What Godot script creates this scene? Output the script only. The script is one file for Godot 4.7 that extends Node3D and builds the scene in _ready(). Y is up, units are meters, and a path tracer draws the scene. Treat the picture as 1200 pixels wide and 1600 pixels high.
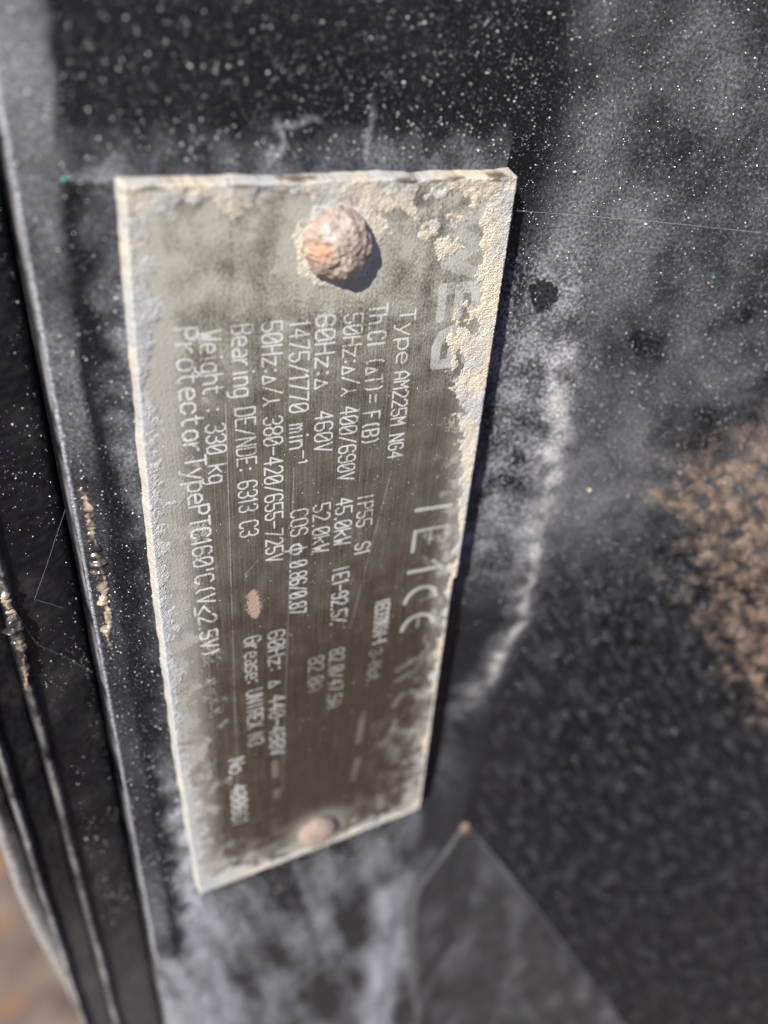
extends Node3D
# Close-up of a riveted metal nameplate on a black painted electric motor.
# All shapes are worked out in millimetres and turned into metres by MM.

const MM := 0.001
const HALF_W := 26.05
const HALF_L := 70.0

var n_low := FastNoiseLite.new()
var n_mid := FastNoiseLite.new()
var n_fine := FastNoiseLite.new()
var n_grain := FastNoiseLite.new()
var n_cell := FastNoiseLite.new()
var rng := RandomNumberGenerator.new()


func noise(seed_value: int, freq: float, oct: int, kind := FastNoiseLite.TYPE_SIMPLEX_SMOOTH) -> FastNoiseLite:
	var n := FastNoiseLite.new()
	n.seed = seed_value
	n.noise_type = kind
	n.frequency = freq
	n.fractal_type = FastNoiseLite.FRACTAL_FBM if oct > 1 else FastNoiseLite.FRACTAL_NONE
	n.fractal_octaves = oct
	return n


func _ready() -> void:
	# ---------------------------------------------------------------- camera, sky, sun, exposure
	var cam := Camera3D.new()
	cam.name = "camera"
	add_child(cam)
	cam.transform = Transform3D(Basis(Vector3(0.8966, 0.0696, 0.4373), Vector3(0.192, 0.8288, -0.5256), Vector3(-0.399, 0.5552, 0.7298)).orthonormalized(), Vector3(-41.56, 89.93, 94.10) * MM)
	var lens := CameraAttributesPhysical.new()
	lens.frustum_focal_length = 18.233
	lens.frustum_focus_distance = 0.115
	lens.frustum_near = 0.01
	lens.frustum_far = 200.0
	lens.exposure_aperture = 5.8
	cam.attributes = lens
	cam.current = true

	var env := Environment.new()
	env.background_mode = Environment.BG_SKY
	var sky_mat := ProceduralSkyMaterial.new()
	sky_mat.sky_top_color = Color(0.22, 0.34, 0.58)
	sky_mat.sky_horizon_color = Color(0.50, 0.57, 0.66)
	sky_mat.sky_curve = 0.18
	sky_mat.ground_bottom_color = Color(0.20, 0.16, 0.13)
	sky_mat.ground_horizon_color = Color(0.4, 0.38, 0.36)
	var sky := Sky.new()
	sky.sky_material = sky_mat
	env.sky = sky
	env.tonemap_mode = Environment.TONE_MAPPER_LINEAR
	env.tonemap_exposure = 1.5
	env.sdfgi_enabled = true
	env.ssao_enabled = true
	env.ssil_enabled = true
	var we := WorldEnvironment.new()
	we.name = "world_environment"
	we.environment = env
	add_child(we)

	var sun := DirectionalLight3D.new()
	sun.name = "sun"
	sun.light_energy = 1.6
	sun.light_color = Color(1.0, 0.975, 0.935)
	sun.light_angular_distance = 0.5
	sun.shadow_enabled = true
	add_child(sun)
	sun.look_at_from_position(Vector3.ZERO, -Vector3(-0.62, 0.58, 0.53), Vector3.UP)

	# ---------------------------------------------------------------- noises
	rng.seed = 4711
	n_low = noise(11, 0.055, 3)
	n_mid = noise(12, 0.22, 3)
	n_fine = noise(13, 0.9, 2)
	n_grain = noise(14, 3.2, 1)
	n_cell = noise(15, 0.42, 2)

	build_ground()
	build_motor()
	build_nameplate()
	build_threads()


# ------------------------------------------------------------------ helpers
func tag(o: Node3D, label: String, category := "", group := "", kind := "") -> void:
	if label:
		o.set_meta("label", label)
	if category:
		o.set_meta("category", category)
	if group:
		o.set_meta("group", group)
	if kind:
		o.set_meta("kind", kind)


func part(called: String, mesh: Mesh, mat: Material, parent: Node3D) -> MeshInstance3D:
	var o := MeshInstance3D.new()
	o.name = called
	o.mesh = mesh
	o.material_override = mat
	parent.add_child(o, true)
	return o


# A mesh over a grid of points, in columns (left to right) and rows (top to bottom); points in mm.
func grid(points: PackedVector3Array, nx: int, ny: int, uv := PackedVector2Array(), colors := PackedColorArray(), closed := false, uv2 := PackedVector2Array()) -> ArrayMesh:
	var pos := PackedVector3Array()
	var nor := PackedVector3Array()
	pos.resize(nx * ny)
	nor.resize(nx * ny)
	for j in ny:
		var up := maxi(j - 1, 0) * nx
		var down := mini(j + 1, ny - 1) * nx
		for i in nx:
			var l := i - 1 if i > 0 else (nx - 2 if closed else 0)
			var r := i + 1 if i < nx - 1 else (1 if closed else nx - 1)
			var k := j * nx + i
			var n := (points[j * nx + r] - points[j * nx + l]).cross(points[up + i] - points[down + i])
			nor[k] = n.normalized()
			pos[k] = points[k] * MM
	var idx := PackedInt32Array()
	idx.resize((nx - 1) * (ny - 1) * 6)
	var w := 0
	for j in ny - 1:
		for i in nx - 1:
			var a := j * nx + i
			idx[w] = a
			idx[w + 1] = a + 1
			idx[w + 2] = a + nx
			idx[w + 3] = a + 1
			idx[w + 4] = a + nx + 1
			idx[w + 5] = a + nx
			w += 6
	var arr := []
	arr.resize(Mesh.ARRAY_MAX)
	arr[Mesh.ARRAY_VERTEX] = pos
	arr[Mesh.ARRAY_NORMAL] = nor
	if uv.size():
		arr[Mesh.ARRAY_TEX_UV] = uv
	if uv2.size():
		arr[Mesh.ARRAY_TEX_UV2] = uv2
	if colors.size():
		arr[Mesh.ARRAY_COLOR] = colors
	arr[Mesh.ARRAY_INDEX] = idx
	var m := ArrayMesh.new()
	m.add_surface_from_arrays(Mesh.PRIMITIVE_TRIANGLES, arr)
	return m


func bump(x: float, centre: float, half: float) -> float:   # 1 at the centre, 0 at half away
	var t := absf(x - centre) / half
	return 0.0 if t >= 1.0 else (1.0 - t * t) * (1.0 - t * t)


func rise(a: float, b: float, x: float) -> float:
	var t := clampf((x - a) / (b - a), 0.0, 1.0)
	return t * t * (3.0 - 2.0 * t)


func vertex_mat(rough: float, spec := 0.5) -> StandardMaterial3D:
	var m := StandardMaterial3D.new()
	m.vertex_color_use_as_albedo = true
	m.roughness = rough
	m.metallic_specular = spec
	return m


func micro_relief(m: StandardMaterial3D, per_tile_mm: float, depth_cm: float, freq: float, oct: int, seed_value: int) -> void:
	var t := NoiseTexture2D.new()
	t.width = 512
	t.height = 512
	t.seamless = true
	t.noise = noise(seed_value, freq, oct)
	m.uv1_triplanar = true
	m.uv1_scale = Vector3.ONE * (1000.0 / per_tile_mm)
	m.heightmap_enabled = true
	m.heightmap_texture = t
	m.heightmap_scale = depth_cm


func specks(called: String, places: Array[Transform3D], mat: Material, parent: Node3D) -> void:
	var ball := SphereMesh.new()
	ball.radius = 1.0
	ball.height = 2.0
	ball.radial_segments = 7
	ball.rings = 4
	var mm := MultiMesh.new()
	mm.transform_format = MultiMesh.TRANSFORM_3D
	mm.mesh = ball
	mm.instance_count = places.size()
	for i in places.size():
		mm.set_instance_transform(i, places[i])
	var o := MultiMeshInstance3D.new()
	o.name = called
	o.multimesh = mm
	o.material_override = mat
	o.set_meta("kind", "stuff")
	parent.add_child(o, true)


# ------------------------------------------------------------------ ground
func build_ground() -> void:
	var nx := 220
	var ny := 220
	var pts := PackedVector3Array()
	var col := PackedColorArray()
	pts.resize(nx * ny)
	col.resize(nx * ny)
	var g := noise(31, 0.004, 4)
	var g2 := noise(32, 0.02, 3)
	for j in ny:
		for i in nx:
			var a := (float(i) / (nx - 1) - 0.5) * 2.0
			var b := (float(j) / (ny - 1) - 0.5) * 2.0
			var x := a * 600.0 + pow(a, 9.0) * 60000.0
			var z := b * 600.0 + pow(b, 9.0) * 60000.0
			var h := -600.0 + g.get_noise_2d(x, z) * 12.0 + g2.get_noise_2d(x, z) * 5.0
			pts[j * nx + i] = Vector3(x, h, z)
			var t := clampf(0.5 + 0.7 * g2.get_noise_2d(x * 1.7 + 90.0, z * 1.7), 0.0, 1.0)
			var c := Color(0.13, 0.098, 0.08).lerp(Color(0.21, 0.165, 0.135), t)
			if g2.get_noise_2d(x * 0.8 - 700.0, z * 0.8) > 0.33:
				c = c.lerp(Color(0.30, 0.15, 0.06), 0.5)
			col[j * nx + i] = c
	var o := part("ground", grid(pts, nx, ny, PackedVector2Array(), col), vertex_mat(0.95, 0.2), self)
	tag(o, "brown bare earth far below the motor, showing blurred past its lowest rib", "", "", "structure")


# ------------------------------------------------------------------ motor
func pad_x(t: float) -> float:
	return -37.2 + 126.0 * t + 111.0 * pow(t, 6.0)


func pad_y(t: float) -> float:
	return 118.0 - 190.0 * t - 530.0 * pow(t, 6.0)


func pad_base(x: float, y: float) -> float:
	var deep := lerpf(1.4, 7.5, clampf((75.0 - y) / 145.0, 0.0, 1.0))
	deep *= 1.0 - rise(-66.0, -84.0, y) * 0.85
	var z := -2.0
	if y < 76.0:
		z -= deep * rise(22.0, 28.0, x) * (1.0 - rise(33.0, 45.5, x)) * rise(76.0, 66.0, y)
	if x > 44.0:
		z += 0.42 * (x - 44.0) * (x - 44.0) / (x - 36.0)      # the casing swells towards the viewer here
	if x < -30.5:
		var q := (-30.5 - x) / 6.5
		z -= 2.2 * q * q
	return z


func pad_z(x: float, y: float) -> float:
	var z := pad_base(x, y)
	var near := clampf((x - 44.0) / 26.0, 0.0, 1.0)
	var hammer := 0.03 + 0.50 * near * rise(35.0, -20.0, y) + 0.10 * rise(-40.0, -100.0, y)
	z += n_low.get_noise_2d(x, y) * 0.35
	z += n_mid.get_noise_2d(x * 1.2 + y * 0.35, y * 0.55) * hammer * 2.2
	if x > 50.0:
		z += n_cell.get_noise_2d(x * 0.9 + y * 0.5, y * 0.5 - x * 0.2) * hammer * 0.9
	# the dusty streak is a low ridge
	var sx := 46.2 + 1.6 * n_low.get_noise_2d(3.0, y * 1.4) - 8.5 * rise(-14.0, -56.0, y) - 3.2 * rise(15.0, 40.0, y)
	z += 0.2 * bump(x, sx, 3.2) * rise(58.0, 35.0, y)
	return z


func build_motor() -> void:
	var motor := Node3D.new()
	motor.name = "electric_motor"
	add_child(motor)
	tag(motor, "black painted electric motor casing under grey dust, carrying the riveted nameplate", "motor")
	# --- textures of the casing: dust on gloss paint
	var tw := 960
	var th := 1800
	var rgb := PackedByteArray()
	var rough := PackedByteArray()
	var high := PackedByteArray()
	rgb.resize(tw * th * 3)
	rough.resize(tw * th)
	high.resize(tw * th)
	var xs := PackedFloat32Array()
	xs.resize(tw)
	for i in tw:
		xs[i] = pad_x((i + 0.5) / tw)
	var srgb := PackedByteArray()
	srgb.resize(1024)
	for i in 1024:
		srgb[i] = clampi(int(pow(i / 1023.0, 1.0 / 2.2) * 255.0 + 0.5), 0, 255)
	var n_haze := noise(21, 0.035, 4)
	var n_blot := noise(22, 0.16, 4)
	var n_spot := noise(23, 1.1, 2)
	var n_wisp := noise(24, 0.25, 3)
	var n_peb := noise(25, 0.26, 1, FastNoiseLite.TYPE_CELLULAR)
	n_peb.cellular_return_type = FastNoiseLite.RETURN_DISTANCE2_SUB
	var chip_outline := PackedVector2Array([Vector2(34.4, 53.2), Vector2(37.0, 54.0), Vector2(39.4, 52.9), Vector2(40.4, 51.0), Vector2(39.0, 49.0), Vector2(37.0, 48.2), Vector2(35.8, 50.4)])
	var k := 0
	for j in th:
		var y := pad_y((j + 0.5) / th)
		var sx := 46.2 + 1.6 * n_low.get_noise_2d(3.0, y * 1.4) - 8.5 * rise(-14.0, -56.0, y) - 3.2 * rise(15.0, 40.0, y)
		var streak_y := rise(52.0, 30.0, y) * rise(-54.0, -26.0, y)
		var band_x := 35.0 + (y - 70.0) * 0.10
		for i in tw:
			var x := xs[i]
			var blot := n_blot.get_noise_2d(x, y)
			var haze := n_haze.get_noise_2d(x, y)
			var spot := n_spot.get_noise_2d(x, y)
			var d := 0.004 + 0.018 * maxf(haze, 0.0)
			var warm := 0.15
			var low_y := rise(20.0, -22.0, y - 0.28 * (x - 62.0))
			var flow := 0.0
			var cell := 0.0
			if x > 26.0:
				var right := rise(band_x - 8.0, band_x + 7.0, x + 5.0 * haze)
				var fade := 1.0 - 0.96 * low_y * rise(30.0, 46.0, x)
				d = maxf(d, right * fade * (0.12 + 0.08 * blot + 0.22 * haze + 0.02 * spot + 0.17 * bump(x + 3.0 * haze, 38.5 + (y - 80.0) * 0.03, 9.0) * rise(40.0, 62.0, y) + 0.08 * bump(x + 0.4 * y, 70.0 + 14.0 * haze, 10.0)))
				d += streak_y * clampf(0.36 + 0.12 * spot + 0.6 * blot - 0.06 * rise(15.0, 35.0, y), 0.0, 0.8) * bump(x + 0.5 * blot + 0.2 * spot, sx, 1.9 + 0.8 * haze + 4.0 * rise(8.0, 40.0, y))
				d += 0.34 * rise(27.5, 32.0, x) * (1.0 - rise(40.0, 50.0, x)) * clampf(0.48 + 1.1 * blot + 1.5 * spot, 0.0, 1.3) * rise(-24.0, 0.0, y) * rise(64.0, 52.0, y)
				d *= 1.0 - 0.93 * rise(sx - 1.2, sx - 5.0, x + 1.5 * blot) * rise(4.0, -20.0, y)  # dust cut back to darken the shadow strip beside the plate
				d += streak_y * 0.16 * (0.8 + blot) * bump(x, sx, 5.5)
				warm = 0.2 + 0.35 * streak_y * bump(x, sx, 4.0)
				# flake of clean paint
				if x < 44.0 and absf(y - 50.5) < 6.0:
					var q := Vector2(x + 0.8 * blot, y + 0.5 * spot)
					if Geometry2D.is_point_in_polygon(q, chip_outline):
						d *= 0.1
			elif y > 70.0:
				d += 0.30 * bump(y, 70.5, 6.0 + 2.0 * blot) * (0.8 + blot)
				d += 0.5 * bump(x + 2.0 * blot, -7.8 + (y - 73.0) * 0.3, 0.7) * rise(71.0, 73.0, y) * rise(77.5, 75.5, y)
				d += 0.4 * bump(y + blot, 76.3, 0.7) * rise(-8.0, -6.5, x) * rise(-1.5, -3.0, x)
				d += 0.35 * bump(x + 1.5 * blot, 4.7, 0.7) * rise(70.0, 73.0, y) * rise(79.0, 77.0, y)
			if x < -25.5:
				var close := rise(-32.0, -27.5, x + 1.5 * blot)
				var amount := 0.10 + 0.42 * bump(y, 46.0, 30.0) + 0.75 * rise(-15.0, -50.0, y)
				d += close * amount * (0.8 + 0.9 * blot) * rise(80.0, 66.0, y)
				var ex := lerpf(-33.2, -31.2, rise(52.0, 92.0, y))
				var edge := rise(ex + 0.6, ex - 0.8, x + 0.8 * blot)
				d = maxf(d, edge * (0.25 + 0.28 * haze + 0.12 * blot) * (0.25 + 0.75 * rise(15.0, 62.0, y) + 0.4 * rise(-55.0, -85.0, y)))
				d += 0.7 * bump(x, -36.95, 0.4)  # highlight along the lip, painted as a light line
			var below := rise(-69.0, -80.0, y + 22.0 * rise(-26.5, -33.0, x) + 3.0 * blot) if y < -60.0 else 0.0
			if below > 0.0:
				var wisp := n_wisp.get_noise_2d(x * 0.42 + y * 0.10, y * 0.07 - x * 0.05)
				var b := 0.22 + 0.40 * wisp + 0.30 * haze + 0.10 * blot
				b += 0.5 * bump(x, -29.0, 14.0) * rise(-60.0, -85.0, y)
				b += 0.6 * bump(x, 23.5, 9.5) * rise(-92.0, -112.0, y)
				b *= 1.0 - rise(24.0, 33.0, x) * rise(-110.0, -90.0, y) * 0.9
				if x < 42.0:
					d = lerpf(d, maxf(b, 0.04), below)
			# reflection of the sunlit ground, painted as a brown patch on the lower side
			var ground_sheen := 0.0
			var sheen_tone := 0.0
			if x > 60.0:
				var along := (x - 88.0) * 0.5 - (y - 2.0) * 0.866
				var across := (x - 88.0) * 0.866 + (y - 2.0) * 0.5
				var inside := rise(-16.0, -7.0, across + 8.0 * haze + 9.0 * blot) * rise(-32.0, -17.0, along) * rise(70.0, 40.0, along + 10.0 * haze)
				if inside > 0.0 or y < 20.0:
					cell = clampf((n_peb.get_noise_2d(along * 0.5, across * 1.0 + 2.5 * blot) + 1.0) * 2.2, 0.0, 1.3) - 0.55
				ground_sheen = inside * rise(-0.52, -0.18, cell + 0.35 * blot)
				sheen_tone = clampf(0.45 + 1.1 * n_wisp.get_noise_2d(along * 0.5 + 60.0, across * 1.1) + 0.5 * cell, 0.0, 1.0)
			d += clampf(spot * 2.2 - 0.95, 0.0, 0.5) * (0.12 if x < 45.0 else 0.5 * rise(-50.0, 10.0, y))
			if x > 45.0:
				var al := x * 0.5 - y * 0.866
				var ac := x * 0.866 + y * 0.5
				flow = n_wisp.get_noise_2d(al * 0.33, ac * 1.2)
				d += 0.05 * low_y * clampf(2.4 * flow + 0.1 + 1.2 * blot, 0.0, 1.4)
			d = clampf(d, 0.0, 1.0)
			var r := lerpf(0.0065, lerpf(0.285, 0.42, warm), d)
			var g := lerpf(0.0072, lerpf(0.304, 0.385, warm), d)
			var bl := lerpf(0.0098, lerpf(0.352, 0.34, warm), d)
			if ground_sheen > 0.0:
				r = lerpf(r, lerpf(0.06, 0.22, sheen_tone), ground_sheen * 0.85)
				g = lerpf(g, lerpf(0.045, 0.16, sheen_tone), ground_sheen * 0.85)
				bl = lerpf(bl, lerpf(0.036, 0.122, sheen_tone), ground_sheen * 0.85)
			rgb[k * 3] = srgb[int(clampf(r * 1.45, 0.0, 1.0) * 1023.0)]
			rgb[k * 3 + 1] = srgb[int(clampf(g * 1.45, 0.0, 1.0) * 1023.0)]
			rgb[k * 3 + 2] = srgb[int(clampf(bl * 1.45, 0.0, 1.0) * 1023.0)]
			rough[k] = int(clampf(0.27 - 0.06 * low_y + 1.3 * d + 0.08 * haze + 0.05 * ground_sheen, 0.16, 0.95) * 255.0)
			var amp := 0.11 + 0.89 * low_y * rise(40.0, 70.0, x)
			high[k] = clampi(int(128.0 + (40.0 * spot + 60.0 * blot + 130.0 * flow + 70.0 * cell) * amp), 0, 255)
			k += 1
	var paint := StandardMaterial3D.new()
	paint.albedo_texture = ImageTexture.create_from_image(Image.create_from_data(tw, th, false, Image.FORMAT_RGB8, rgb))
	paint.roughness_texture = ImageTexture.create_from_image(Image.create_from_data(tw, th, false, Image.FORMAT_L8, rough))
	paint.roughness = 1.0
	paint.heightmap_enabled = true
	paint.heightmap_texture = ImageTexture.create_from_image(Image.create_from_data(tw, th, false, Image.FORMAT_L8, high))
	paint.heightmap_scale = 0.26
	paint.metallic_specular = 0.30
	var grain := NoiseTexture2D.new()
	grain.width = 512
	grain.height = 512
	grain.seamless = true
	grain.noise = noise(91, 0.05, 4)
	var ramp := Gradient.new()
	ramp.set_color(0, Color(0.66, 0.66, 0.67))
	ramp.set_color(1, Color(1.0, 1.0, 1.0))
	ramp.set_offset(0, 0.25)
	ramp.set_offset(1, 0.72)
	grain.color_ramp = ramp
	paint.detail_enabled = true
	paint.detail_blend_mode = BaseMaterial3D.BLEND_MODE_MUL
	paint.detail_uv_layer = BaseMaterial3D.DETAIL_UV_2
	paint.detail_albedo = grain

	# --- the casing's front face
	var nx := 310
	var ny := 540
	var pts := PackedVector3Array()
	var uv := PackedVector2Array()
	var uv2 := PackedVector2Array()
	uv2.resize(nx * ny)
	pts.resize(nx * ny)
	uv.resize(nx * ny)
	for j in ny:
		var tv := float(j) / (ny - 1)
		var y := pad_y(tv)
		for i in nx:
			var tu := float(i) / (nx - 1)
			var x := pad_x(tu)
			pts[j * nx + i] = Vector3(x, y, pad_z(x, y))
			uv[j * nx + i] = Vector2(tu, tv)
			uv2[j * nx + i] = Vector2(x + 0.12 * y, y - 0.07 * x) / 17.0
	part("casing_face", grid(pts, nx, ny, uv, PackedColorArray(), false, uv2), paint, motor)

	# --- the ribs beyond the face's rounded edge, and the casing's flank
	var ribs := vertex_mat(0.36, 0.4)
	micro_relief(ribs, 14.0, 0.02, 0.012, 4, 77)
	# lip wall and channel
	sweep("casing_edge", [Vector2(-49.0, -16.0), Vector2(-40.0, -15.0), Vector2(-37.7, -12.0), Vector2(-37.5, -6.5), Vector2(-37.35, -5.0), Vector2(-37.05, -4.45)], ribs, motor, 0.5, 0.12, 1)
	sweep("rib", [Vector2(-50.2, -20.0), Vector2(-49.3, -10.5), Vector2(-48.9, -8.6), Vector2(-48.2, -8.0), Vector2(-47.5, -8.5), Vector2(-46.8, -9.6), Vector2(-42.0, -9.9), Vector2(-38.6, -10.3), Vector2(-37.9, -11.5), Vector2(-37.5, -15.0)], ribs, motor, 0.35, 0.2, 2)
	sweep("rib", [Vector2(-58.2, -26.0), Vector2(-57.0, -16.5), Vector2(-56.5, -14.8), Vector2(-55.8, -14.1), Vector2(-55.1, -14.7), Vector2(-54.3, -15.8), Vector2(-51.0, -16.2), Vector2(-49.6, -16.6), Vector2(-49.2, -20.0)], ribs, motor, 0.45, 0.25, 3)
	sweep("flank", [Vector2(-50.0, -420.0), Vector2(-55.0, -60.0), Vector2(-60.0, -30.0), Vector2(-62.2, -23.0), Vector2(-61.6, -21.0), Vector2(-60.0, -20.3), Vector2(-57.8, -20.6), Vector2(-56.8, -23.0)], ribs, motor, 0.9, 0.3, 4)

	build_lug(motor)
	paint_run(motor, 36.0, -4.0, -35.0, -2.1, 0.95, 5.0, "lumpy glossy run of old paint along the casing's rounded edge")
	paint_run(motor, 20.0, -12.0, -48.2, -8.0, 0.8, 90.0, "beads of old paint on the first rib's crest")
	for f in [[53.9, 13.5, 0.42, Color(0.62, 0.58, 0.34)], [65.0, 54.8, 0.22, Color(0.05, 0.42, 0.33)], [-32.0, 70.5, 0.3, Color(0.06, 0.40, 0.32)], [38.0, 70.0, 0.3, Color(0.5, 0.48, 0.42)], [52.1, 62.6, 0.3, Color(0.6, 0.57, 0.5)]]:
		var ball := SphereMesh.new()
		ball.radius = f[2] * MM
		ball.height = f[2] * 1.3 * MM
		ball.radial_segments = 12
		ball.rings = 6
		var m := StandardMaterial3D.new()
		m.albedo_color = (f[3] as Color).linear_to_srgb()
		m.roughness = 0.8
		part("paint_fleck", ball, m, motor).position = Vector3(f[0], f[1], pad_z(f[0], f[1]) + 0.1) * MM

	# --- grit lying on the paint, with white grains modelled for its sun glints
	var grit_glints := StandardMaterial3D.new()
	grit_glints.albedo_color = Color(0.88, 0.88, 0.87).linear_to_srgb()
	grit_glints.roughness = 0.8
	var places: Array[Transform3D] = []
	while places.size() < 26000:
		var x := rng.randf_range(-47.0, 100.0)
		var y := rng.randf_range(-85.0, 112.0)
		if absf(x) < 27.0 and absf(y) < 72.0:
			continue
		var z := -99.0
		var want := 0.55
		if x < -37.0:
			z = -9.6 - 0.1 * (x + 46.0)
			want = 0.35 if x < -38.7 and x > -46.0 else 0.0
		elif y > 70.0 and x < 40.0:
			want = 0.95 + 0.3 * n_low.get_noise_2d(x * 2.0, y * 2.0)
		elif x > 40.0:
			want = 0.42 * rise(-60.0, 20.0, y)
		elif x > 26.0:
			want = 0.6 * rise(-40.0, 20.0, y)
		if rng.randf() > want:
			continue
		if z < -90.0:
			z = pad_z(x, y)
		var s := 0.018 + 0.035 * rng.randf() + 0.11 * pow(rng.randf(), 9.0)
		var b := Basis.from_euler(Vector3(rng.randf() * 6.0, rng.randf() * 6.0, rng.randf() * 6.0)).scaled_local(Vector3(s, s * 0.7, s * 0.55) * MM)
		places.append(Transform3D(b, Vector3(x, y, z + s * 0.3) * MM))
	specks("grit_glints", places, grit_glints, motor)


# A profile in (x, z), taken along the motor's length, with rounded corners and a little waviness.
func sweep(called: String, profile: Array, mat: Material, parent: Node3D, dust: float, wave: float, which: int) -> void:  # dust scales the real dust and the sheen painted along the crest
	var smooth: Array[Vector2] = []
	for a in profile:
		smooth.append(a)
	for turn in 2:
		var next: Array[Vector2] = [smooth[0]]
		for i in smooth.size() - 1:
			next.append(smooth[i].lerp(smooth[i + 1], 0.25))
			next.append(smooth[i].lerp(smooth[i + 1], 0.75))
		next.append(smooth[smooth.size() - 1])
		smooth = next
	var nx := smooth.size()
	var ny := 420
	var pts := PackedVector3Array()
	var col := PackedColorArray()
	pts.resize(nx * ny)
	col.resize(nx * ny)
	for j in ny:
		var y := pad_y(float(j) / (ny - 1))
		var s := which * 41.0
		var off := n_low.get_noise_2d(s, y * 0.7) * wave
		for i in nx:
			var p := smooth[i]
			var nz := n_mid.get_noise_3d(p.x * 0.6 + s, y * 0.6, p.y * 0.6) * wave * 0.5
			var x := p.x + off
			if which == 4:
				x += 4.5 * rise(-75.0, -150.0, y) * rise(-40.0, -22.0, p.y)
			pts[j * nx + i] = Vector3(x, y, p.y + nz + off)
			var crest_x: float = [0.0, -37.3, -48.15, -55.75, -61.6][which]
			var crest := bump(p.x, crest_x, [1.0, 0.28, 1.25, 1.25, 2.2][which]) * (0.6 + 0.9 * n_low.get_noise_2d(s * 3.0, y * 1.5) + 0.5 * n_mid.get_noise_2d(p.x, y * 1.2))  # sheen of the rounded crest, put into the colour
			crest *= 1.0 if p.y > -30.0 else 0.0
			var d := dust * (0.012 + 1.5 * crest + 0.22 * maxf(n_low.get_noise_2d(p.x + s, y), 0.0) + 0.35 * rise(-50.0, -130.0, y))
			d = clampf(d + (0.3 * rise(-40.0, -110.0, y) if which == 4 else 0.0) + 0.03 * n_fine.get_noise_2d(p.x, y), 0.0, 0.8)
			col[j * nx + i] = Color(0.0065, 0.0072, 0.0098).lerp(Color(0.34, 0.33, 0.33), d)
	part(called, grid(pts, nx, ny, PackedVector2Array(), col), mat, parent)


# Beads of thick paint that ran together along an edge: a closed tube of uneven girth.
func paint_run(motor: Node3D, y0: float, y1: float, x0: float, z0: float, girth: float, s: float, label: String) -> void:
	var nx := 19
	var ny := 260
	var pts := PackedVector3Array()
	var col := PackedColorArray()
	pts.resize(nx * ny)
	col.resize(nx * ny)
	for j in ny:
		var t := float(j) / (ny - 1)
		var y := lerpf(y0, y1, t)
		var fat := sqrt(maxf(0.0, sin(PI * t))) * girth
		var bead := 0.55 + 0.75 * absf(n_mid.get_noise_2d(y * 1.6, s)) * 2.0
		var cx := x0 + 0.5 * n_mid.get_noise_2d(y * 0.7, s + 30.0)
		var base := z0 - 0.35
		if x0 > -40.0:
			base = pad_base(cx, y) - 0.25
		for i in nx:
			var a := TAU * float(i % (nx - 1)) / (nx - 1)
			var lump := 1.0 + 0.9 * n_mid.get_noise_3d(cos(a) * 1.5 + s, y * 1.9, sin(a) * 1.5)
			var r := fat * bead * lump
			pts[j * nx + i] = Vector3(cx - cos(a) * r, y, base + sin(a) * r * 0.75)
			var h := n_mid.get_noise_3d(cos(a) * 2.0 + s * 2.0, y * 1.1, 4.0)
			col[j * nx + i] = Color(0.03, 0.027, 0.026).lerp(Color(0.46, 0.37, 0.28), clampf(0.35 + 1.6 * h, 0.0, 1.0))  # peach highlights and dark gaps of the gloss, painted in
	var m := vertex_mat(0.22, 0.55)
	part("paint_run", grid(pts, nx, ny, PackedVector2Array(), col, true), m, motor).set_meta("label", label)


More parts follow.
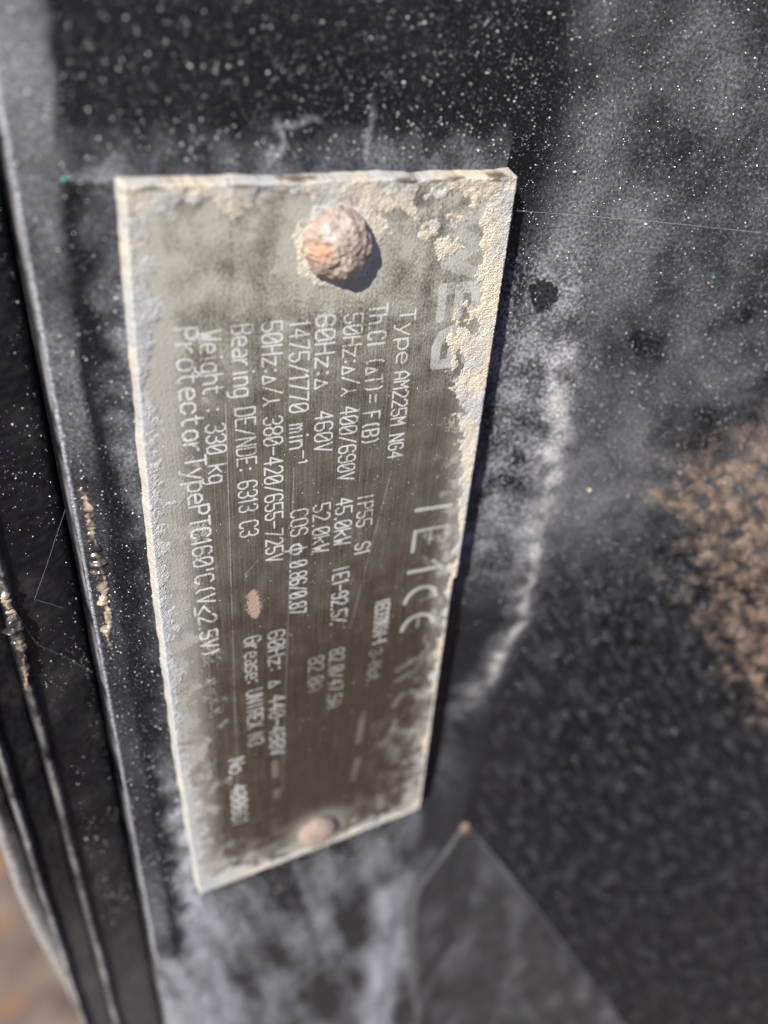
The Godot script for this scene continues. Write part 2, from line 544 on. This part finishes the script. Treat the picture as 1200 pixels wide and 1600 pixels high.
func build_lug(motor: Node3D) -> void:
	# the flat pointed foot cast onto the casing below the plate: outline of its face
	var outline: Array[Vector2] = [Vector2(42.5, -86.6), Vector2(56.8, -111.1), Vector2(71.8, -137.4), Vector2(90.1, -171.4), Vector2(112.0, -211.7), Vector2(165.0, -310.0), Vector2(170.0, -590.0), Vector2(60.0, -590.0), Vector2(46.0, -270.0), Vector2(39.4, -196.0), Vector2(30.4, -124.0), Vector2(30.3, -111.0)]
	var ring: Array[Vector2] = []
	var n := outline.size()
	for i in n:                       # finer points, corners rounded
		var a := outline[i]
		var b := outline[(i + 1) % n]
		var cuts := maxi(2, int(minf(a.distance_to(b) / 3.0, 40.0)))
		for c in cuts:
			ring.append(a.lerp(b, (c + 0.5) / cuts))
	var centre := Vector2(85.0, -330.0)
	var levels: Array[Vector2] = []    # inset, z from the face's middle out to its root
	var inner := 60
	for f in inner:
		levels.append(Vector2(-pow(1.0 - (f + 0.3) / inner, 1.4), 1.0))
	for q in 7:
		var ang := q / 6.0 * PI / 2.0
		levels.append(Vector2(0.9 * (1.0 - sin(ang)), 1.0 - 0.9 * (1.0 - cos(ang))))
	levels.append(Vector2(-0.1, -1.0))
	levels.append(Vector2(-0.3, -6.0))
	levels.append(Vector2(-0.6, -24.0))
	var m := ring.size()
	var nx := m + 1
	var ny := levels.size()
	var pts := PackedVector3Array()
	var col := PackedColorArray()
	pts.resize(nx * ny)
	col.resize(nx * ny)
	for j in ny:
		for i in nx:
			var p := ring[i % m]
			var t := (ring[(i + 1) % m] - ring[(i + m - 1) % m]).normalized()
			var inward := Vector2(t.y, -t.x)
			var z := levels[j].y
			var q := p
			if j < inner:
				q = p + inward * 0.9
				q = q.lerp(centre, -levels[j].x)
			else:
				q = p + inward * levels[j].x
			z += pad_base(q.x, -120.0) if q.x > 44.0 else -2.0
			z += 0.2 * n_low.get_noise_2d(q.x, q.y)
			# columns run so that the face looks outwards
			var k := j * nx + (nx - 1 - i)
			pts[k] = Vector3(q.x, q.y, z)
			var d := 0.035 + 0.20 * maxf(n_low.get_noise_2d(q.x * 1.5, q.y * 0.6), 0.0) + 0.05 * n_mid.get_noise_2d(q.x * 0.6, q.y * 0.4)
			d += 0.10 * bump(q.x - 0.35 * (q.y + 150.0), 49.0 + 3.0 * n_low.get_noise_2d(q.y, 8.0), 3.5) * rise(-128.0, -150.0, q.y)
			if j >= inner:
				d += 0.10 * (1.0 if j < inner + 6 else 0.0)  # edge highlight painted on the bevel
			if j > inner + 4 and q.x < 60.0:
				d += 0.25 * rise(-95.0, -112.0, q.y) - 0.15
			var c := Color(0.012, 0.0125, 0.015).lerp(Color(0.33, 0.34, 0.37), clampf(d, 0.02, 0.9))
			if p.distance_to(Vector2(42.5, -87.6)) < 2.2 and j > inner - 3 and j < inner + 6:
				c = c.lerp(Color(0.30, 0.19, 0.15), 0.7)
			col[k] = c
	var lug := vertex_mat(0.6)
	micro_relief(lug, 25.0, 0.02, 0.012, 4, 79)
	var o := part("cast_foot", grid(pts, nx, ny, PackedVector2Array(), col), lug, motor)
	o.set_meta("label", "flat pointed casting standing proud below the corner of the nameplate")


# ------------------------------------------------------------------ nameplate
func bowed(x: float, y: float) -> float:    # the plate's long sides are slightly bowed
	var v := 1.0 - (y / HALF_L) * (y / HALF_L)
	return x - 1.55 * v * rise(-8.0, -26.0, x) + 0.35 * v * rise(8.0, 26.0, x) * signf(y)


func plate_z(x: float, y: float) -> float:
	return 0.10 * n_low.get_noise_2d(x * 0.4 + 300.0, y * 0.4)


func crust(x: float, y: float) -> float:    # thickness of the caked dust, mm; x, y on the unbowed plate
	var lump := n_mid.get_noise_2d(x * 1.3, y * 1.3)
	var fine := n_fine.get_noise_2d(x, y)
	var wide := n_low.get_noise_2d(x * 1.5 + 50.0, y * 1.5)
	var dl := x + HALF_W
	var dr := HALF_W - x
	var dt := HALF_L - y
	var db := y + HALF_L
	var t := -0.62
	var wt := 2.9 + 4.5 * wide + 1.6 * lump + 1.0 * bump(x, 2.0, 9.0)
	t = maxf(t, 0.85 * (1.0 - dt / maxf(wt, 1.2)))
	var wl := 2.2 + 2.2 * wide + 0.8 * lump + 1.2 * rise(40.0, 66.0, y) + 0.6 * rise(-20.0, -60.0, y)
	t = maxf(t, (0.34 + 0.25 * rise(35.0, 60.0, y)) * (1.0 - dl / maxf(wl, 0.8)))
	var wr := lerpf(1.3, 5.0, rise(12.0, 46.0, y)) + 3.0 * wide + 1.2 * lump
	t = maxf(t, (0.32 + 0.38 * rise(0.0, 40.0, y)) * (1.0 - dr / maxf(wr, 0.6)))
	var wb := 2.0 + 2.2 * wide + 0.8 * lump + 4.5 * rise(-6.0, -24.0, x)
	t = maxf(t, 0.4 * (1.0 - db / maxf(wb, 0.8)))
	var r1 := Vector2(x + 0.2, y - 62.3).length()
	t = maxf(t, 0.55 * (1.0 - (r1 - 4.2) / (1.9 + 1.6 * wide + 1.3 * lump)))
	# rubble above and beside the worn emblem
	t = maxf(t, 0.62 * bump(Vector2((x - 15.5) / 1.1, y - 62.5).length(), 0.0, 7.5) + 0.2 * lump - 0.42)
	t = maxf(t, 0.62 * bump(Vector2(x - 20.5, (y - 47.0) / 2.4).length(), 0.0, 5.5) + 0.2 * lump - 0.40)
	t = t * 0.62 + 0.10 * lump + 0.08 * fine + 0.07 * n_grain.get_noise_2d(x, y) - 0.05
	return t


const GLYPHS := {
	"0": "123243473818070312 0347", "1": "172822", "2": "07183847460242", "3": "07183847463515354443321203", "4": "3832 380444", "5": "480805354443321203",
	"6": "4738180703123243443505", "7": "084812", "8": "15060718384746351504031232434435", "9": "4515060718384743321203",
	"A": "0206284642 0444", "B": "02083847463505 3544433202", "C": "4738180703123243", "D": "02083847433202", "E": "48080242 0535", "F": "480802 0535", "G": "473818070312324345 4525",
	"H": "0208 4248 0545", "I": "2228", "M": "0208254842", "N": "02084248", "O": "123243473818070312", "P": "02083847463505", "R": "02083847463505 2542", "S": "473818070615354443321203",
	"T": "0848 2822", "U": "080312324348", "V": "082248", "W": "0812253248", "X": "0842 0248", "Y": "082548 2522",
	"a": "16364542 441403123243", "c": "4536160503123243", "e": "04444536160503123242", "g": "453616050312324345 46413010", "h": "0208 0516364542", "i": "2622 2828", "k": "0208 4604 1542", "l": "2822",
	"m": "0206 05162522 25364542", "n": "0206 0516364542", "o": "123243453616050312", "p": "0006 0516364543321203", "r": "0206 04152636", "s": "4616051434433202", "t": "18132232 0636", "y": "0622 461000", "z": "06460242",
	".": "2222", ":": "2323 2626", "/": "0248", "(": "38272332", ")": "18272312", "=": "0646 0444", "-": "0545", "%": "0248 0808 4242", "'": "2826", "<": "460442 0141", "^": "02264202", "&": "2724 2402 2442", "@": "123243453616050312 2820", "~": "04153445",
}
const PW := 900
const PH := 1800
const PX := 27.6      # the texture spans x -PX..PX, y -PY..PY
const PY := 71.6


func stroke(mask: PackedFloat32Array, a: Vector2, b: Vector2, half: float, strength: float) -> void:
	var kx := PW / (2.0 * PX)
	var ky := PH / (2.0 * PY)
	var i0 := clampi(int((minf(a.x, b.x) - half - 0.2 + PX) * kx), 0, PW - 1)
	var i1 := clampi(int((maxf(a.x, b.x) + half + 0.2 + PX) * kx) + 1, 0, PW - 1)
	var j0 := clampi(int((PY - maxf(a.y, b.y) - half - 0.2) * ky), 0, PH - 1)
	var j1 := clampi(int((PY - minf(a.y, b.y) + half + 0.2) * ky) + 1, 0, PH - 1)
	var ab := b - a
	var len2 := maxf(ab.length_squared(), 1e-6)
	for j in range(j0, j1 + 1):
		var y := PY - (j + 0.5) / ky
		for i in range(i0, i1 + 1):
			var p := Vector2((i + 0.5) / kx - PX, y)
			var t := clampf((p - a).dot(ab) / len2, 0.0, 1.0)
			var d := p.distance_to(a + ab * t)
			var v := clampf((half - d) / 0.07 + 0.5, 0.0, 1.0) * strength
			if v > mask[j * PW + i]:
				mask[j * PW + i] = v


func write_line(mask: PackedFloat32Array, text: String, base_x: float, cap: float, y0: float, y1: float, half := 0.14, strength := 1.0) -> void:
	var slim := ".:'il1"
	var total := 0.0
	for c in text:
		total += 3.4 if c in slim else (5.6 if c != " " else 5.0)
	total -= 1.4
	var k := (y0 - y1) / total
	var h := cap / 6.0
	var at := 0.0
	for c in text:
		if c in GLYPHS:
			var shift := -1.0 if c in slim else 0.0
			for run in GLYPHS[c].split(" "):
				var last := Vector2.INF
				for q in range(0, run.length(), 2):
					var gx := float(run[q].to_int()) + shift
					var gy := float(run[q + 1].to_int()) - 2.0
					var p := Vector2(base_x + gy * h, y0 - (at + gx) * k)
					if last != Vector2.INF:
						stroke(mask, last, p, half * (1.5 if last == p else 1.0), strength)
					last = p
		at += 3.4 if c in slim else (5.6 if c != " " else 5.0)


func build_nameplate() -> void:
	var thing := Node3D.new()
	thing.name = "nameplate"
	add_child(thing)
	tag(thing, "dusty brushed metal nameplate with engraved motor data, held by two rivets", "nameplate")

	# --- the writing
	var mask := PackedFloat32Array()
	mask.resize(PW * PH)
	var text := mask                              # (packed arrays in a member function are shared until written)
	write_all(text)
	mask = text

	# --- albedo, roughness + metal, relief
	var rgb := PackedByteArray()
	var orm := PackedByteArray()
	var high := PackedByteArray()
	rgb.resize(PW * PH * 3)
	orm.resize(PW * PH * 3)
	high.resize(PW * PH)
	var srgb := PackedByteArray()
	srgb.resize(1024)
	for i in 1024:
		srgb[i] = clampi(int(pow(i / 1023.0, 1.0 / 2.2) * 255.0 + 0.5), 0, 255)
	var n_brush := noise(41, 1.0, 2)
	var n_blot := noise(42, 0.20, 4)
	var n_dirt := noise(43, 0.07, 3)
	var n_pit := noise(44, 2.2, 2)
	var k := 0
	for j in PH:
		var y := PY - (j + 0.5) / PH * 2.0 * PY
		var top := rise(30.0, 62.0, y)
		var bottom := rise(-52.0, -66.0, y)
		for i in PW:
			var x := (i + 0.5) / PW * 2.0 * PX - PX
			var brush := n_brush.get_noise_2d(x * 3.6, y * 0.05)
			var blot := n_blot.get_noise_2d(x, y)
			var dirt := n_dirt.get_noise_2d(x, y)
			var pit := n_pit.get_noise_2d(x, y * 0.8)
			# thin film of dust; fading low and right, it paints in a dark reflection
			var d := 0.022 + 0.34 * top + 0.22 * rise(-22.0, 34.0, y) - 0.05 * rise(-12.0, 12.0, x) * rise(0.0, -30.0, y) + (0.22 * dirt + 0.50 * blot + 0.40 * pit) * (0.2 + 0.8 * top)
			d += 0.55 * rise(19.0, -1.0, x + HALF_W - 0.0) * 0.25
			d += 0.45 * rise(6.5, 1.0, HALF_W - x + 2.0 * blot) + 0.5 * rise(6.0, 1.5, x + HALF_W + 1.5 * blot)
			d += 0.45 * bottom * (0.7 + blot)
			d += 0.45 * (1.0 - rise(4.5, 10.0, Vector2(x + 0.2, y - 62.0).length() + 3.0 * blot))
			d += 0.40 * (1.0 - rise(4.0, 9.0, Vector2(x, y + 63.0).length() + 3.0 * blot))
			d += 0.35 * bump(Vector2(x - 17.5, (y + 44.0) / 2.2).length(), 0.0, 9.0) * (0.7 + blot)
			d += 0.06 * brush
			var near := minf(minf(HALF_W - absf(x), HALF_L - absf(y)), minf(Vector2(x + 0.4, y - 62.5).length() - 4.5, 50.0))
			if near < 8.0:
				d += 0.55 * rise(0.0, 0.35, 0.30 - near * 0.085 + blot * 0.9 + pit * 0.35)
			d = clampf(d, 0.04, 0.92)
			var mark := mask[k]
			# the marks are worn where dirt rubbed them
			mark *= clampf(0.95 + 0.55 * pit + 0.55 * blot + 0.4 * dirt, 0.25, 1.0)
			var metal := 1.0 - d
			var r := lerpf(0.20 + 0.06 * brush, 0.335, d)
			var g := lerpf(0.184 + 0.06 * brush, 0.325, d)
			var b := lerpf(0.148 + 0.05 * brush, 0.297, d)
			var ivory := 0.05 * top
			r += ivory
			g += ivory
			b += ivory * 0.6
			if mark > 0.0:
				r = lerpf(r, 0.55, mark)
				g = lerpf(g, 0.55, mark)
				b = lerpf(b, 0.545, mark)
				metal *= 1.0 - mark
			# the pinkish chip of old paint
			var cx := (x + 12.8 + 0.25 * (y - 5.2) * 0.2) / (1.25 + 0.9 * pit)
			var cy := (y - 5.2) / (3.2 + 1.2 * blot)
			var chip := 1.0 - rise(0.75, 1.0, cx * cx + cy * cy)
			if chip > 0.0:
				r = lerpf(r, 0.36, chip)
				g = lerpf(g, 0.26, chip)
				b = lerpf(b, 0.20, chip)
				metal *= 1.0 - chip
			rgb[k * 3] = srgb[int(clampf(r, 0.0, 1.0) * 1023.0)]
			rgb[k * 3 + 1] = srgb[int(clampf(g, 0.0, 1.0) * 1023.0)]
			rgb[k * 3 + 2] = srgb[int(clampf(b, 0.0, 1.0) * 1023.0)]
			orm[k * 3] = 255
			orm[k * 3 + 1] = int(clampf(0.40 + 0.45 * d + 0.10 * brush + 0.3 * mark, 0.2, 1.0) * 255.0)
			orm[k * 3 + 2] = int(clampf(metal, 0.0, 1.0) * 255.0)
			high[k] = clampi(int(110.0 + 14.0 * brush + 60.0 * (d - 0.2) * (0.6 + pit) + 25.0 * mark + 60.0 * chip * (1.0 + pit)), 0, 255)
			k += 1
	var steel := ORMMaterial3D.new()
	steel.albedo_texture = ImageTexture.create_from_image(Image.create_from_data(PW, PH, false, Image.FORMAT_RGB8, rgb))
	steel.orm_texture = ImageTexture.create_from_image(Image.create_from_data(PW, PH, false, Image.FORMAT_RGB8, orm))
	steel.heightmap_enabled = true
	steel.heightmap_texture = ImageTexture.create_from_image(Image.create_from_data(PW, PH, false, Image.FORMAT_L8, high))
	steel.heightmap_scale = 0.022
	steel.texture_repeat = false

	# --- the sheet: front face with edges turned down to its thickness
	var nx := 112
	var ny := 288
	var pts := PackedVector3Array()
	var uv := PackedVector2Array()
	pts.resize(nx * ny)
	uv.resize(nx * ny)
	for j in ny:
		var fj := clampf(float(j - 2) / (ny - 5), 0.0, 1.0)
		for i in nx:
			var fi := clampf(float(i - 2) / (nx - 5), 0.0, 1.0)
			var x := lerpf(-HALF_W, HALF_W, fi)
			var y := lerpf(HALF_L, -HALF_L, fj)
			var rim := mini(mini(i, nx - 1 - i), mini(j, ny - 1 - j))
			var bx := bowed(x, y)
			var z := plate_z(x, y)
			if rim == 0:
				z = -1.1
			elif rim == 1:
				z -= 0.12
			if rim >= 2:
				bx *= 0.9965
				y *= 0.9985
			pts[j * nx + i] = Vector3(bx, y, z)
			uv[j * nx + i] = Vector2((bx + PX) / (2.0 * PX), (PY - y) / (2.0 * PY))
	part("metal_sheet", grid(pts, nx, ny, uv), steel, thing)

	# --- caked dust along its rim
	var cxn := 250
	var cyn := 640
	var cp := PackedVector3Array()
	var cc := PackedColorArray()
	cp.resize(cxn * cyn)
	cc.resize(cxn * cyn)
	var cream := Color(0.66, 0.60, 0.475)
	var grey := Color(0.54, 0.53, 0.50)
	var blue := Color(0.47, 0.48, 0.49)
	for j in cyn:
		var y := lerpf(HALF_L + 2.2, -HALF_L - 1.6, float(j) / (cyn - 1))
		for i in cxn:
			var x := lerpf(-HALF_W - 1.9, HALF_W + 0.9, float(i) / (cxn - 1))
			var xi := clampf(x, -HALF_W, HALF_W)
			var yi := clampf(y, -HALF_L, HALF_L)
			var t := crust(xi, yi)
			var out := maxf(maxf(-HALF_W - x, (x - HALF_W) * 2.4), maxf(y - HALF_L, (-HALF_L - y)))
			var z := plate_z(xi, yi) + (t if t > 0.0 else -0.5 * rise(0.0, -0.12, t))
			if out > 0.0:
				var lump := n_mid.get_noise_2d(x * 1.6 + 70.0, y * 1.6)
				var ledge := 0.42 + 0.36 * n_low.get_noise_2d(x * 2.2 + 70.0, y * 2.2) + 0.10 * lump
				z = lerpf(z, -3.2, rise(ledge * 0.25, ledge + 0.55, out))
				z += 0.08 * n_fine.get_noise_2d(x * 1.3, y * 1.3)
			cp[j * cxn + i] = Vector3(bowed(xi, yi) + (x - xi), y, z)
			var h := n_low.get_noise_2d(x * 2.0 - 80.0, y * 2.0)
			var f := n_fine.get_noise_2d(x * 1.4, y * 1.4 + 30.0)
			var c := grey.lerp(cream, clampf(0.40 + 1.5 * h + 0.6 * f + 0.5 * rise(30.0, 60.0, y) * rise(10.0, 25.0, x), 0.0, 1.0))
			var cold := rise(-20.0, -23.5, x) * 0.75 * rise(66.0, 60.0, y) * (1.0 - 0.8 * rise(0.0, 0.6, out))
			c = c.lerp(blue, clampf(cold + maxf(-h, 0.0) * 0.8, 0.0, 1.0))
			c = c.lerp(Color(0.10, 0.075, 0.05), clampf((f - 0.28) * 2.2, 0.0, 0.6) * (0.35 + 0.65 * rise(60.0, 66.0, y)))
			var crack := n_cell.get_noise_2d(x * 0.28 + 11.0, y * 1.6)
			if y > HALF_L - 0.3 and out < 0.6 and crack > 0.12:
				c = c.lerp(Color(0.10, 0.07, 0.045), clampf((crack - 0.12) * 5.0, 0.0, 0.85))
			cc[j * cxn + i] = c
	var cake := vertex_mat(1.0, 0.2)
	micro_relief(cake, 6.0, 0.028, 0.03, 4, 83)
	part("dust_crust", grid(cp, cxn, cyn, PackedVector2Array(), cc), cake, thing)

	rivet(thing, Vector2(-0.45, 62.5), 4.6, 3.5, true)
	rivet(thing, Vector2(-0.2, -63.2), 4.5, 2.4, false)

	# --- specks of grit on the metal
	var grit_glints := StandardMaterial3D.new()
	grit_glints.albedo_color = Color(0.62, 0.60, 0.56).linear_to_srgb()
	grit_glints.roughness = 0.7
	var places: Array[Transform3D] = []
	while places.size() < 1500:
		var x := rng.randf_range(-25.0, 25.0)
		var y := rng.randf_range(-62.0, 60.0)
		if rng.randf() > 0.15 + 0.85 * bump(Vector2((x - 1.0) / 1.0, (y - 18.0) / 1.6).length(), 0.0, 24.0):
			continue
		var s := 0.022 + 0.075 * pow(rng.randf(), 6.0)
		var b := Basis.from_euler(Vector3(rng.randf() * 6.0, rng.randf() * 6.0, rng.randf() * 6.0)).scaled_local(Vector3(s, s * 0.8, s * 0.7) * MM)
		places.append(Transform3D(b, Vector3(x, y, plate_z(x, y) + s * 0.4) * MM))
	specks("grit_glints", places, grit_glints, thing)


func write_all(m: PackedFloat32Array) -> void:
	# emblem letters
	var bold := 0.85
	var w := [Vector2(22.0, 65.6), Vector2(16.4, 63.6), Vector2(22.0, 61.2), Vector2(16.4, 58.9), Vector2(22.0, 57.0)]
	for i in 4:
		stroke(m, w[i], w[i + 1], bold, 0.34)
	stroke(m, Vector2(16.5, 55.2), Vector2(22.2, 55.2), bold, 0.55)
	for x in [16.5, 19.35, 22.2]:
		stroke(m, Vector2(x, 55.2), Vector2(x, 50.9), 0.72, 0.55)
	var gl := [Vector2(21.8, 44.0), Vector2(22.0, 46.4), Vector2(21.0, 48.2), Vector2(19.0, 48.9), Vector2(17.2, 48.2), Vector2(16.4, 46.4), Vector2(16.5, 43.6), Vector2(19.2, 43.6), Vector2(19.2, 45.6)]
	for i in gl.size() - 1:
		stroke(m, gl[i], gl[i + 1], 0.8, 0.6)
	# lines of data
	write_line(m, "Type", 9.9, 2.4, 52.7, 44.6)
	write_line(m, "AM225M NG4", 9.8, 2.5, 43.2, 28.4)
	write_line(m, "Th.Cl (^T)= F(B)", 5.05, 2.7, 53.8, 31.6, 0.17, 0.9)
	write_line(m, "IP55  S1", 5.0, 2.7, 22.7, 10.6)
	write_line(m, "IEC60034-1", 9.9, 2.7, -1.0, -11.6, 0.2, 0.8)
	write_line(m, "3~Mot.", 9.4, 2.5, -13.2, -22.5, 0.17, 0.45)
	write_line(m, "50Hz:^/& 400/690V", 1.25, 2.75, 52.8, 26.0)
	write_line(m, "45.0kW", 1.15, 2.8, 22.7, 13.5)
	write_line(m, "IE1-92.5%", 1.15, 2.9, 9.0, -3.7)
	write_line(m, "82.0/47.5A", 1.2, 2.8, -10.2, -25.2, 0.17, 0.55)
	write_line(m, "60Hz:^", -2.9, 2.75, 53.0, 42.3, 0.17, 0.9)
	write_line(m, "460V", -2.75, 2.75, 38.6, 31.9)
	write_line(m, "52.0kW", -2.7, 2.8, 22.4, 13.0)
	write_line(m, "82.0A", -2.85, 2.8, -10.7, -19.2, 0.17, 0.5)
	write_line(m, "1475/1770 min", -6.65, 2.75, 52.5, 33.2)
	write_line(m, "-1", -5.2, 1.3, 32.6, 30.4, 0.13)
	write_line(m, "COS", -6.45, 2.8, 22.2, 17.3)
	write_line(m, "@", -6.45, 2.6, 15.6, 13.6, 0.2)
	write_line(m, "0.86/0.87", -6.5, 2.8, 12.1, 0.8)
	write_line(m, "50Hz:^/& 380-420/655-725V", -10.55, 2.75, 52.8, 13.2)
	write_line(m, "60Hz: ^ 440-480V", -10.4, 2.8, -1.8, -33.8, 0.18, 0.75)
	write_line(m, "Bearing DE/NDE: 6313 C3", -14.6, 2.8, 52.8, 19.2)
	write_line(m, "Grease: UNIREX N3", -14.6, 2.8, -1.7, -29.0, 0.18, 0.7)
	write_line(m, "Weight : 330 kg", -18.8, 2.7, 52.4, 29.8)
	write_line(m, "No. 400861", -18.4, 2.8, -31.3, -51.1, 0.22, 0.9)
	write_line(m, "ProtectorTypePTC160'C(V<2.5V)", -21.9, 2.8, 53.1, -3.5, 0.18)
	# efficiency class and conformity mark
	stroke(m, Vector2(16.2, 17.2), Vector2(23.0, 16.7), 0.42, 0.66)
	stroke(m, Vector2(16.4, 12.7), Vector2(23.0, 12.4), 0.38, 0.5)
	stroke(m, Vector2(16.4, 12.7), Vector2(16.3, 8.4), 0.42, 0.66)
	stroke(m, Vector2(19.6, 12.6), Vector2(19.5, 9.4), 0.38, 0.3)
	stroke(m, Vector2(23.0, 12.4), Vector2(22.8, 8.8), 0.38, 0.3)
	stroke(m, Vector2(16.0, 3.8), Vector2(22.8, 3.3), 0.42, 0.66)
	stroke(m, Vector2(22.8, 3.3), Vector2(20.8, 5.2), 0.38, 0.6)
	for q in 9:
		var a0 := PI * (0.05 + 0.9 * q / 9.0)
		var a1 := PI * (0.05 + 0.9 * (q + 1) / 9.0)
		for y in [-3.9, -10.6]:
			stroke(m, Vector2(19.2 - 3.4 * cos(a0), y + 3.4 * sin(a0)), Vector2(19.2 - 3.4 * cos(a1), y + 3.4 * sin(a1)), 0.45, 0.66)
	stroke(m, Vector2(19.2, -7.4), Vector2(19.2, -10.2), 0.36, 0.4)
	# the illegible remains of marks further down that edge
	for q in [[19.5, -19.0, 16.0, -20.5], [18.5, -22.5, 16.2, -23.5], [21.0, -20.0, 20.0, -22.5], [17.5, -28.0, 16.0, -30.5], [17.0, -36.0, 15.0, -41.0], [9.0, -30.0, 8.4, -38.0], [8.6, -44.0, 7.8, -50.0], [-9.6, -36.0, -9.4, -40.0], [-9.4, -45.0, -9.2, -47.0]]:
		stroke(m, Vector2(q[0], q[1]), Vector2(q[2], q[3]), 0.75, 0.22)
	# scribed lines and scratches
	stroke(m, Vector2(-15.9, 42.0), Vector2(-17.3, -48.0), 0.05, 0.6)
	stroke(m, Vector2(-6.0, 30.0), Vector2(-8.2, -46.0), 0.05, 0.5)
	stroke(m, Vector2(10.6, 26.0), Vector2(4.9, -6.0), 0.05, 0.55)
	stroke(m, Vector2(-20.9, -5.0), Vector2(-21.2, -36.0), 0.05, 0.4)
	stroke(m, Vector2(6.8, 31.0), Vector2(5.6, 17.0), 0.04, 0.35)
	stroke(m, Vector2(-11.9, 14.2), Vector2(-14.0, 12.0), 0.05, 0.6)
	stroke(m, Vector2(-14.0, 12.0), Vector2(-14.1, 10.6), 0.05, 0.5)
	for i in 60:
		var p := Vector2(rng.randf_range(-22.0, 22.0), rng.randf_range(-50.0, 50.0))
		var l := rng.randf_range(0.3, 2.6)
		var a := rng.randf_range(-0.5, 0.5) + (PI / 2.0 if rng.randf() < 0.8 else rng.randf() * PI)
		stroke(m, p, p + Vector2(cos(a), sin(a)) * l, 0.035, rng.randf_range(0.15, 0.5))


func rivet(thing: Node3D, at: Vector2, radius: float, height: float, rusty: bool) -> void:
	var nx := 65
	var ny := 34
	var pts := PackedVector3Array()
	var col := PackedColorArray()
	pts.resize(nx * ny)
	col.resize(nx * ny)
	var rough := 1.0 if rusty else 0.6
	for j in ny:
		var v := float(j) / (ny - 1)
		for i in nx:
			var a := -TAU * float(i % (nx - 1)) / (nx - 1)
			# profile: a domed head with a slightly tucked-in foot
			var ang := v * 1.72
			var rr := radius * pow(sin(minf(ang, PI / 2.0)), 0.92)
			var zz := height * cos(ang)
			if ang > PI / 2.0:
				rr = radius * (1.0 - 0.8 * (ang - PI / 2.0))
				zz = -height * (ang - PI / 2.0) * 2.2
			var dx := cos(a)
			var dy := sin(a)
			var q := Vector3(dx * rr, dy * rr, zz + 0.25)
			var bumpy := 0.42 * n_mid.get_noise_3d(q.x * 1.5 + at.y, q.y * 1.5, q.z * 1.5) + 0.26 * n_fine.get_noise_3d(q.x, q.y + at.y, q.z)
			var out := Vector3(dx * rr / radius, dy * rr / radius, maxf(zz / height, 0.0)).normalized()
			q += out * bumpy * rough
			pts[j * nx + i] = Vector3(at.x + q.x, at.y + q.y, q.z)
			var c := Color(0.40, 0.315, 0.27)
			var h := n_mid.get_noise_3d(q.x * 1.1 + 40.0, q.y * 1.1, q.z)
			c = c.lerp(Color(0.52, 0.45, 0.38), clampf(0.4 + 1.3 * h, 0.0, 1.0))
			var pitv := n_fine.get_noise_3d(q.x * 1.3, q.y * 1.3, q.z * 1.3 + 9.0)
			c = c.lerp(Color(0.24, 0.16, 0.13), clampf(pitv * 1.6 - 0.1, 0.0, 0.6) * (1.0 if rusty else 0.4))
			if rusty:
				c = c.lerp(Color(0.50, 0.22, 0.10), 0.6 * bump(Vector2(q.x + 3.1, q.y + 0.3).length(), 0.0, 2.0))
				c = c.lerp(Color(0.66, 0.60, 0.56), 0.8 * bump(Vector2(q.x + 2.2, q.y - 2.0).length(), 0.0, 1.4))  # white sun highlight painted on the dome
				c = c.lerp(Color(0.16, 0.11, 0.09), rise(1.0, 0.2, q.z) * 0.7 * rise(1.0, -1.0, q.y))  # shade of the underside, painted around the foot
			else:
				c = Color(0.23, 0.175, 0.15).lerp(c, 0.3)
			col[j * nx + i] = c
	var m := vertex_mat(0.9, 0.3)
	micro_relief(m, 8.0, 0.05 if rusty else 0.015, 0.02, 4, 85)
	var o := part("rivet", grid(pts, nx, ny, PackedVector2Array(), col, true), m, thing)
	o.set_meta("label", "rough domed rivet with an orange rust patch near the top of the plate" if rusty else "smoother pinkish rivet at the bottom end of the plate")


# ------------------------------------------------------------------ cobweb threads
func build_threads() -> void:
	var silk := StandardMaterial3D.new()
	silk.albedo_color = Color(0.30, 0.295, 0.285).linear_to_srgb()
	silk.roughness = 0.5
	thread([Vector3(27.5, 65.4, -0.6), Vector3(42.0, 63.9, -1.3), Vector3(54.1, 63.1, 0.9), Vector3(70.0, 62.3, 7.0)], 0.026, silk, "long thin cobweb thread stretched from the plate's top corner across the dusty casing")
	thread([Vector3(-38.0, 25.4, -7.0), Vector3(-42.0, 15.0, -8.6), Vector3(-44.6, 9.0, -9.2), Vector3(-40.9, 6.1, -9.2)], 0.016, silk, "bent cobweb thread hanging in the first channel beside the lumpy paint run")
	thread([Vector3(-48.0, 10.9, -7.6), Vector3(-45.7, -0.1, -9.3), Vector3(-42.4, -4.0, -9.4), Vector3(-38.4, -8.4, -8.6)], 0.016, silk, "sagging cobweb thread spanning from the first rib's crest to the casing edge")


func thread(points: Array, radius: float, mat: Material, label: String) -> void:
	var curve := Curve3D.new()
	for p in points:
		curve.add_point(p * MM)
	var along := curve.tessellate_even_length(4, 0.8 * MM)
	var nx := 7
	var ny := along.size()
	var pts := PackedVector3Array()
	pts.resize(nx * ny)
	for j in ny:
		var p: Vector3 = along[j] / MM
		p.z += 0.25 * n_mid.get_noise_1d(j * 0.9 + points[0].x)
		var t: Vector3 = (along[mini(j + 1, ny - 1)] - along[maxi(j - 1, 0)]).normalized()
		var side := t.cross(Vector3(0.0, 0.0, 1.0)).normalized()
		var up := side.cross(t)
		for i in nx:
			var a := TAU * (i % (nx - 1)) / (nx - 1)
			pts[j * nx + i] = p + (side * cos(a) + up * sin(a)) * radius
	var o := part("cobweb_thread", grid(pts, nx, ny, PackedVector2Array(), PackedColorArray(), true), mat, self)
	tag(o, label, "cobweb", "cobweb threads")
